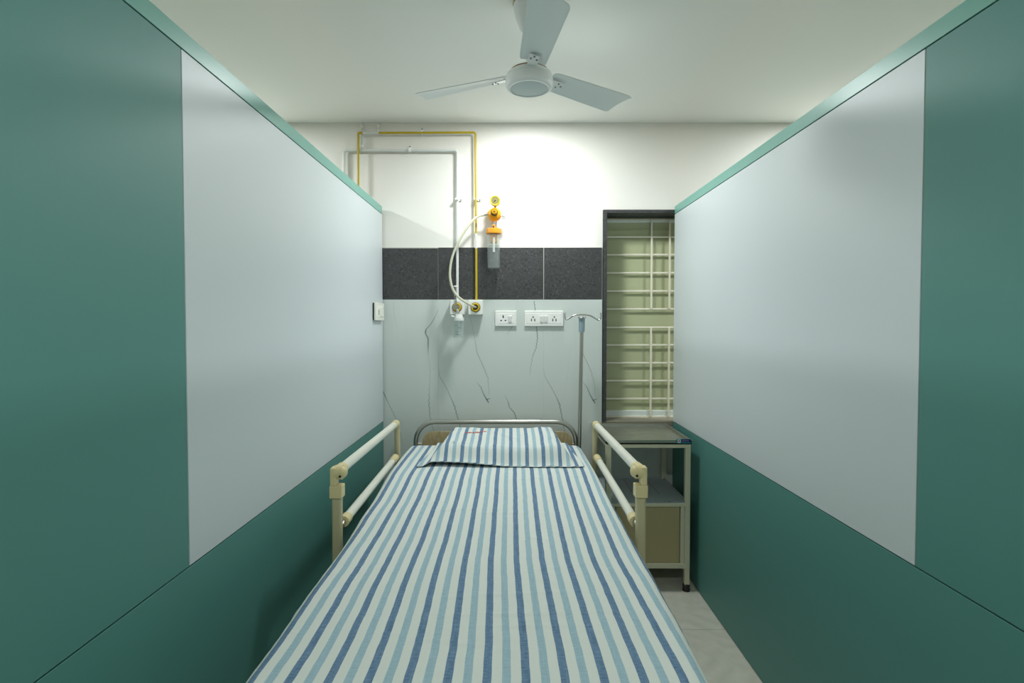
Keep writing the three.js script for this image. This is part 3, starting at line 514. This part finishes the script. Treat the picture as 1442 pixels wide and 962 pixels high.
// pillow in a matching striped cover, wider than its filling
{
  const zF = 2.425, zB = 2.90, ns = 120, nt = 90, pos = [], uv = [], idx = [], n1 = (ns + 1) * (nt + 1);
  const xL = at(587, 660, zF).x, xR = at(823, 663, zF).x;
  const bump = (v, a, b) => { const u = Math.max(0, Math.min(1, (v - a) / (b - a))); return u * u * (3 - 2 * u); };
  for (let s = 0; s < 2; s++) for (let j = 0; j <= nt; j++) for (let i = 0; i <= ns; i++) {
    const u = i / ns, t = j / nt, base = topY(zF + (zB - zF) * t);
    const front = zF + 0.012 * Math.sin(u * 6) * 0.4 + 0.02 * bump(u, 0, 0.1) * (1 - bump(u, 0.1, 0.35)), Z = front + (zB - front) * t;
    const inset = 0.03 * bump(t, 0.05, 0.75), x = xL + inset + (xR - xL - 2 * inset) * u;
    const across = bump(u, 0.05, 0.16) * (1 - bump(u, 0.85, 0.955)), along = 0.74 * bump(t, 0.0, 0.17) + 0.26 * bump(t, 0.1, 0.6), back = 1 - bump(t, 0.86, 1.0);
    let h = 0.096 * (1 - 0.04 * Math.cos((u - 0.5) * 6)) * Math.pow(across, 0.6) * along * back;
    h *= 1 + 0.1 * N3(x * 8, Z * 6, 3) + 0.05 * N3(x * 21, Z * 17, 5);
    const lift = 0.016 * bump(u, 0.03, 0.08) * (1 - bump(u, 0.25, 0.6)) * (1 - bump(t, 0, 0.2)) + 0.004;
    h += 0.006 * (1 - bump(t, 0, 0.3)) * N3(x * 14, 1, 2) * across;
    const fold = Math.exp(-(((u - 0.62 - 0.35 * (0.5 - t)) / 0.03) ** 2)) * 0.003 * bump(t, 0.2, 0.4) * (1 - bump(t, 0.6, 0.8));
    for (const [u0, t0, u1, t1, a, w] of [[0.06, 0.12, 0.34, 0.3, 0.006, 0.018], [0.1, 0.3, 0.3, 0.12, 0.005, 0.015], [0.42, 0.62, 0.66, 0.3, 0.006, 0.022], [0.66, 0.3, 0.72, 0.1, 0.005, 0.016], [0.78, 0.5, 0.93, 0.2, 0.006, 0.02], [0.3, 0.2, 0.62, 0.17, 0.004, 0.014]]) {   // soft folds in the cover
      const du = u1 - u0, dt = t1 - t0, k = Math.max(0, Math.min(1, ((u - u0) * du + (t - t0) * dt) / (du * du + dt * dt))), e = Math.hypot((u - u0 - k * du) * 1.5, t - t0 - k * dt) / w; h += a * Math.exp(-e * e) * Math.sin(Math.PI * Math.min(1, Math.max(0.08, k)));
    }
    h += fold * across + 0.0012 * N3(x * 40, Z * 40, 6) * along;
    const y = base + lift + (s === 0 ? 0.004 + h : 0);
    pos.push(x, y, -Z); uv.push((x + 0.079 + (s ? 0.02 : 0) + 0.001 * N3(x * 12, Z * 12, 9)) / (4 * PERIOD), (Z + h * 1.3) / 0.6);
  }
  const row = ns + 1;
  for (let j = 0; j < nt; j++) for (let i = 0; i < ns; i++) { const a = j * row + i; idx.push(a, a + 1, a + row, a + 1, a + row + 1, a + row); const b = a + n1; idx.push(b, b + row, b + 1, b + 1, b + row, b + row + 1); }
  for (let i = 0; i < ns; i++) for (const j of [0, nt]) { const a = j * row + i, b = a + n1; if (j === 0) idx.push(b, b + 1, a, a, b + 1, a + 1); else idx.push(a, a + 1, b, b, a + 1, b + 1); }
  for (let j = 0; j < nt; j++) for (const i of [0, ns]) { const a = j * row + i, b = a + n1; if (i === 0) idx.push(a, a + row, b, b, a + row, b + row); else idx.push(a, b, a + row, b, b + row, a + row); }
  const g = new THREE.BufferGeometry(); g.setAttribute('position', new THREE.Float32BufferAttribute(pos, 3)); g.setAttribute('uv', new THREE.Float32BufferAttribute(uv, 2)); g.setIndex(idx); g.computeVertexNormals();
  const p = thing('pillow', 'pillow in blue and white striped cover with small red lettering', 'pillow');
  part('pillow_cover', g, M.sheet, p);
  // the red stitched word: small thread strokes lying on the cover
  const surf = (x, Z) => { let best = 0, bd = 1e9; for (let k = 0; k < n1; k++) { const d = (pos[3 * k] - x) ** 2 + (pos[3 * k + 2] + Z) ** 2; if (d < bd) { bd = d; best = pos[3 * k + 1]; } } return best; };
  const red = mat(0xd9532f, 0.8), r = rng(77), strokes = [];
  for (let k = 0; k < 15; k++) {
    const u = k / 14, x = at(656.5 + 27 * u, 615, 2.72).x, zc = 2.69 + 0.035 * u, len = (k % 5 === 0 ? 0.010 : 0.018) * (0.6 + 0.6 * u), x2 = x + (k % 3 - 1) * 0.004;
    const a = V(x, surf(x, zc) + 0.0015, -zc), b = V(x2, surf(x2, zc + len) + 0.0015, -(zc + len)); strokes.push(rod(a, b, 0.0017 + 0.0006 * r(), 6));
    if (k % 2) { const c = V(x + 0.006, surf(x + 0.006, zc + len * (k % 4 === 1 ? 0 : 1)) + 0.0015, -(zc + len * (k % 4 === 1 ? 0 : 1))); strokes.push(rod(k % 4 === 1 ? a : b, c, 0.0018, 6)); }
  }
  part('stitched_lettering', clean(strokes), red, p).userData.label = 'small red stitched lettering';
}
// drip stand fixed to the bed head
{
  const d = 2.952, t = at(819.2, 467, d), b = at(815.6, 640, d), dir = t.clone().sub(b).normalize(), foot = b.clone().addScaledVector(dir, -(b.y - 0.3) / dir.y);
  const g = thing('drip_stand', 'steel drip stand pole with curved double hook beside the window', 'drip stand', foot.x, foot.y, foot.z), L = (px, py) => at(px, py, d).sub(foot);
  part('pole', rod(V(0, 0, 0), t.clone().sub(foot), 0.0098, 20), M.steelTube, g);
  part('sleeve', rod(L(819.1, 467.5), L(819.4, 448), 0.0165, 24), M.ivSleeve, g);
  part('collar', rod(L(819.4, 448), L(819.4, 446.2), 0.0245, 28, 0.021), M.chrome, g);
  part('hook_bar', smooth([[795.6, 440.5], [795.6, 446], [797.2, 450], [801, 448.6], [808, 444.6], [819.6, 443.2], [831, 444.8], [838, 448.4], [842.4, 450.8], [845.4, 449], [846.2, 445], [846, 440.5]].map(([x, y]) => L(x, y)), 0.0042, 120, 12), M.chrome, g);
  part('bed_socket', rbox(0.034, 0.12, 0.05, 0.004, -0.002, 0.12, 0.002), M.bedSteel, g);
}

// ------------------------------------------------------------------ bedside locker
{
  const x0 = 0.4607, x1 = 0.8808, zb = 3.088, zf = 2.645, H = 0.755, cx = (x0 + x1) / 2, cz = -(zb + zf) / 2, W = x1 - x0, D = zb - zf;
  const g = thing('bedside_locker', 'cream metal bedside locker with steel tray top and open shelf', 'locker', cx, 0, cz), tk = 0.026, hw = W / 2, hd = D / 2;
  const top = part('tray_top', worldUV(sbox(-hw, hw, H - 0.02, H - 0.014, -hd, hd), 'x', 'z', 0, 0, 0.5, 0.5), M.steelTop, g);
  part('tray_rim', clean([sbox(-hw, hw, H - 0.02, H, hd - 0.004, hd), sbox(-hw, hw, H - 0.02, H, -hd, -hd + 0.004), sbox(-hw, -hw + 0.004, H - 0.02, H, -hd, hd), sbox(hw - 0.004, hw, H - 0.02, H, -hd, hd),
    sbox(-hw - 0.006, hw + 0.002, H - 0.002, H + 0.001, hd - 0.004, hd + 0.004), sbox(-hw - 0.006, -hw + 0.004, H - 0.002, H + 0.001, -hd, hd)]), M.steelTop, top);
  const leg = (x, z) => { const l = part('leg', rbox(tk, H - 0.022 - 0.032, tk, 0.003, x, (H - 0.022 + 0.032) / 2, z), M.lockerCream, g); part('rubber_foot', lathe([[0, 0], [0.018, 0], [0.0185, 0.01], [0.0165, 0.014], [0.0175, 0.03], [0.016, 0.036], [0, 0.036]], 20).translate(x, 0.0005, z), M.rubber, l); };
  for (const sx of [-1, 1]) for (const sz of [-1, 1]) leg(sx * (hw - tk / 2 - 0.002), sz * (hd - tk / 2 - 0.003));
  const zR = hd - tk / 2 - 0.003;
  part('top_rail', rbox(W - 0.006, 0.018, 0.022, 0.002, 0, H - 0.031, zR + 0.003), M.lockerCream, g); part('top_rail', rbox(W - 0.006, 0.018, 0.022, 0.002, 0, H - 0.031, -zR), M.lockerCream, g);
  for (const s of [-1, 1]) part('top_rail', rbox(0.022, 0.018, D - 0.01, 0.002, s * (hw - 0.014), H - 0.031, 0), M.lockerCream, g);
  const ys = EYE - 0.884, yb = 0.128, sh = part('shelf', rbox(W - 0.03, 0.004, D - 0.012, 0.001, 0, ys, 0, 1), M.shelfGrey, g);
  part('shelf_lip', clean([sbox(-hw + 0.016, hw - 0.016, ys - 0.002, ys + 0.012, -hd + 0.004, -hd + 0.008), sbox(hw - 0.02, hw - 0.016, ys - 0.002, ys + 0.010, -hd + 0.006, hd - 0.006)]), M.shelfGrey, sh);
  const loc = (px, py, z) => { const p = at(px, py, z); return V(p.x - cx, ys + 0.0028, p.z - cz); };
  for (const [a, b, z0, z1] of [[877.5, 889.5, 3.06, 2.82], [912.7, 928.8, 3.0, 2.79]]) { const p = loc(a, 690, z0), q = loc(b, 690, z1); part('red_streak', rod(p.add(V(0, -0.0006, 0)), q.add(V(0, -0.0006, 0)), 0.0014, 6), M.redMark, sh); }
  for (const [px, z, r] of [[942.5, 2.665, 0.005], [937.5, 2.662, 0.0035], [950, 2.69, 0.0032], [946, 2.66, 0.003], [934.5, 3.055, 0.004]]) { const p = loc(px, 700, z); part('rust_spot', cyl(r, r * 0.7, 0.001, p.x, ys + 0.002, p.z, 9), M.rust, sh); }
  part('shelf_rail', rbox(W - 0.05, 0.016, 0.02, 0.002, 0, ys - 0.011, zR + 0.002), M.lockerCream, g);
  part('bottom_rail', rbox(W - 0.05, 0.024, 0.022, 0.002, 0, yb, zR + 0.002), M.lockerCream, g);
  part('cabinet_box', clean([sbox(-hw + 0.014, hw - 0.014, yb - 0.01, yb - 0.006, -hd + 0.01, hd - 0.02), sbox(-hw + 0.012, -hw + 0.015, yb, ys - 0.004, -hd + 0.01, hd - 0.012), sbox(hw - 0.015, hw - 0.012, yb, ys - 0.004, -hd + 0.01, hd - 0.012), sbox(-hw + 0.014, hw - 0.014, yb, ys - 0.004, -hd + 0.01, -hd + 0.013)]), M.lockerCream, g);
  for (const s of [-1, 1]) part('door_stile', rbox(0.02, ys - yb - 0.02, 0.018, 0.002, s * (hw - tk - 0.013), (ys + yb) / 2 - 0.002, zR + 0.001), M.lockerCream, g);
  const dr = part('cabinet_door', rbox(W - 2 * tk - 0.052, ys - yb - 0.034, 0.012, 0.002, 0, (ys + yb) / 2 - 0.004, zR), M.lockerDoor, g);
  part('door_knob', clean([cylZ(0.009, 0.012, -0.13, 0.33, zR + 0.006, 16)]), M.chrome, dr);
  // maker's sticker on the front edge: navy print, white square with a red mark
  const c = document.createElement('canvas'); c.width = 256; c.height = 72; const k = c.getContext('2d');
  k.fillStyle = '#2f8f97'; k.fillRect(0, 0, 256, 72); k.fillStyle = '#1b2560'; k.fillRect(82, 6, 174, 50); k.fillStyle = '#e8e6ee'; k.fillRect(22, 10, 52, 52); k.fillStyle = '#8c2436'; k.beginPath(); k.arc(48, 36, 14, 0, 7); k.fill(); k.fillStyle = '#b9a8cc'; for (let i = 0; i < 9; i++) k.fillRect(98 + i * 14, 24 + (i % 3), 9, 12 - (i % 2) * 3);
  const tx = new THREE.CanvasTexture(c); tx.colorSpace = THREE.SRGBColorSpace;
  const sp = at(962.3, 621, zf), st = new THREE.Mesh(new THREE.PlaneGeometry(0.07, 0.021), new THREE.MeshStandardMaterial({ map: tx, roughness: 0.4 })); st.name = 'sticker'; st.userData.label = 'small navy sticker with white square'; shade(st); st.position.set(sp.x - cx, sp.y - 0.0, hd + 0.0046); g.add(st);
}

renderer.render(scene, camera);
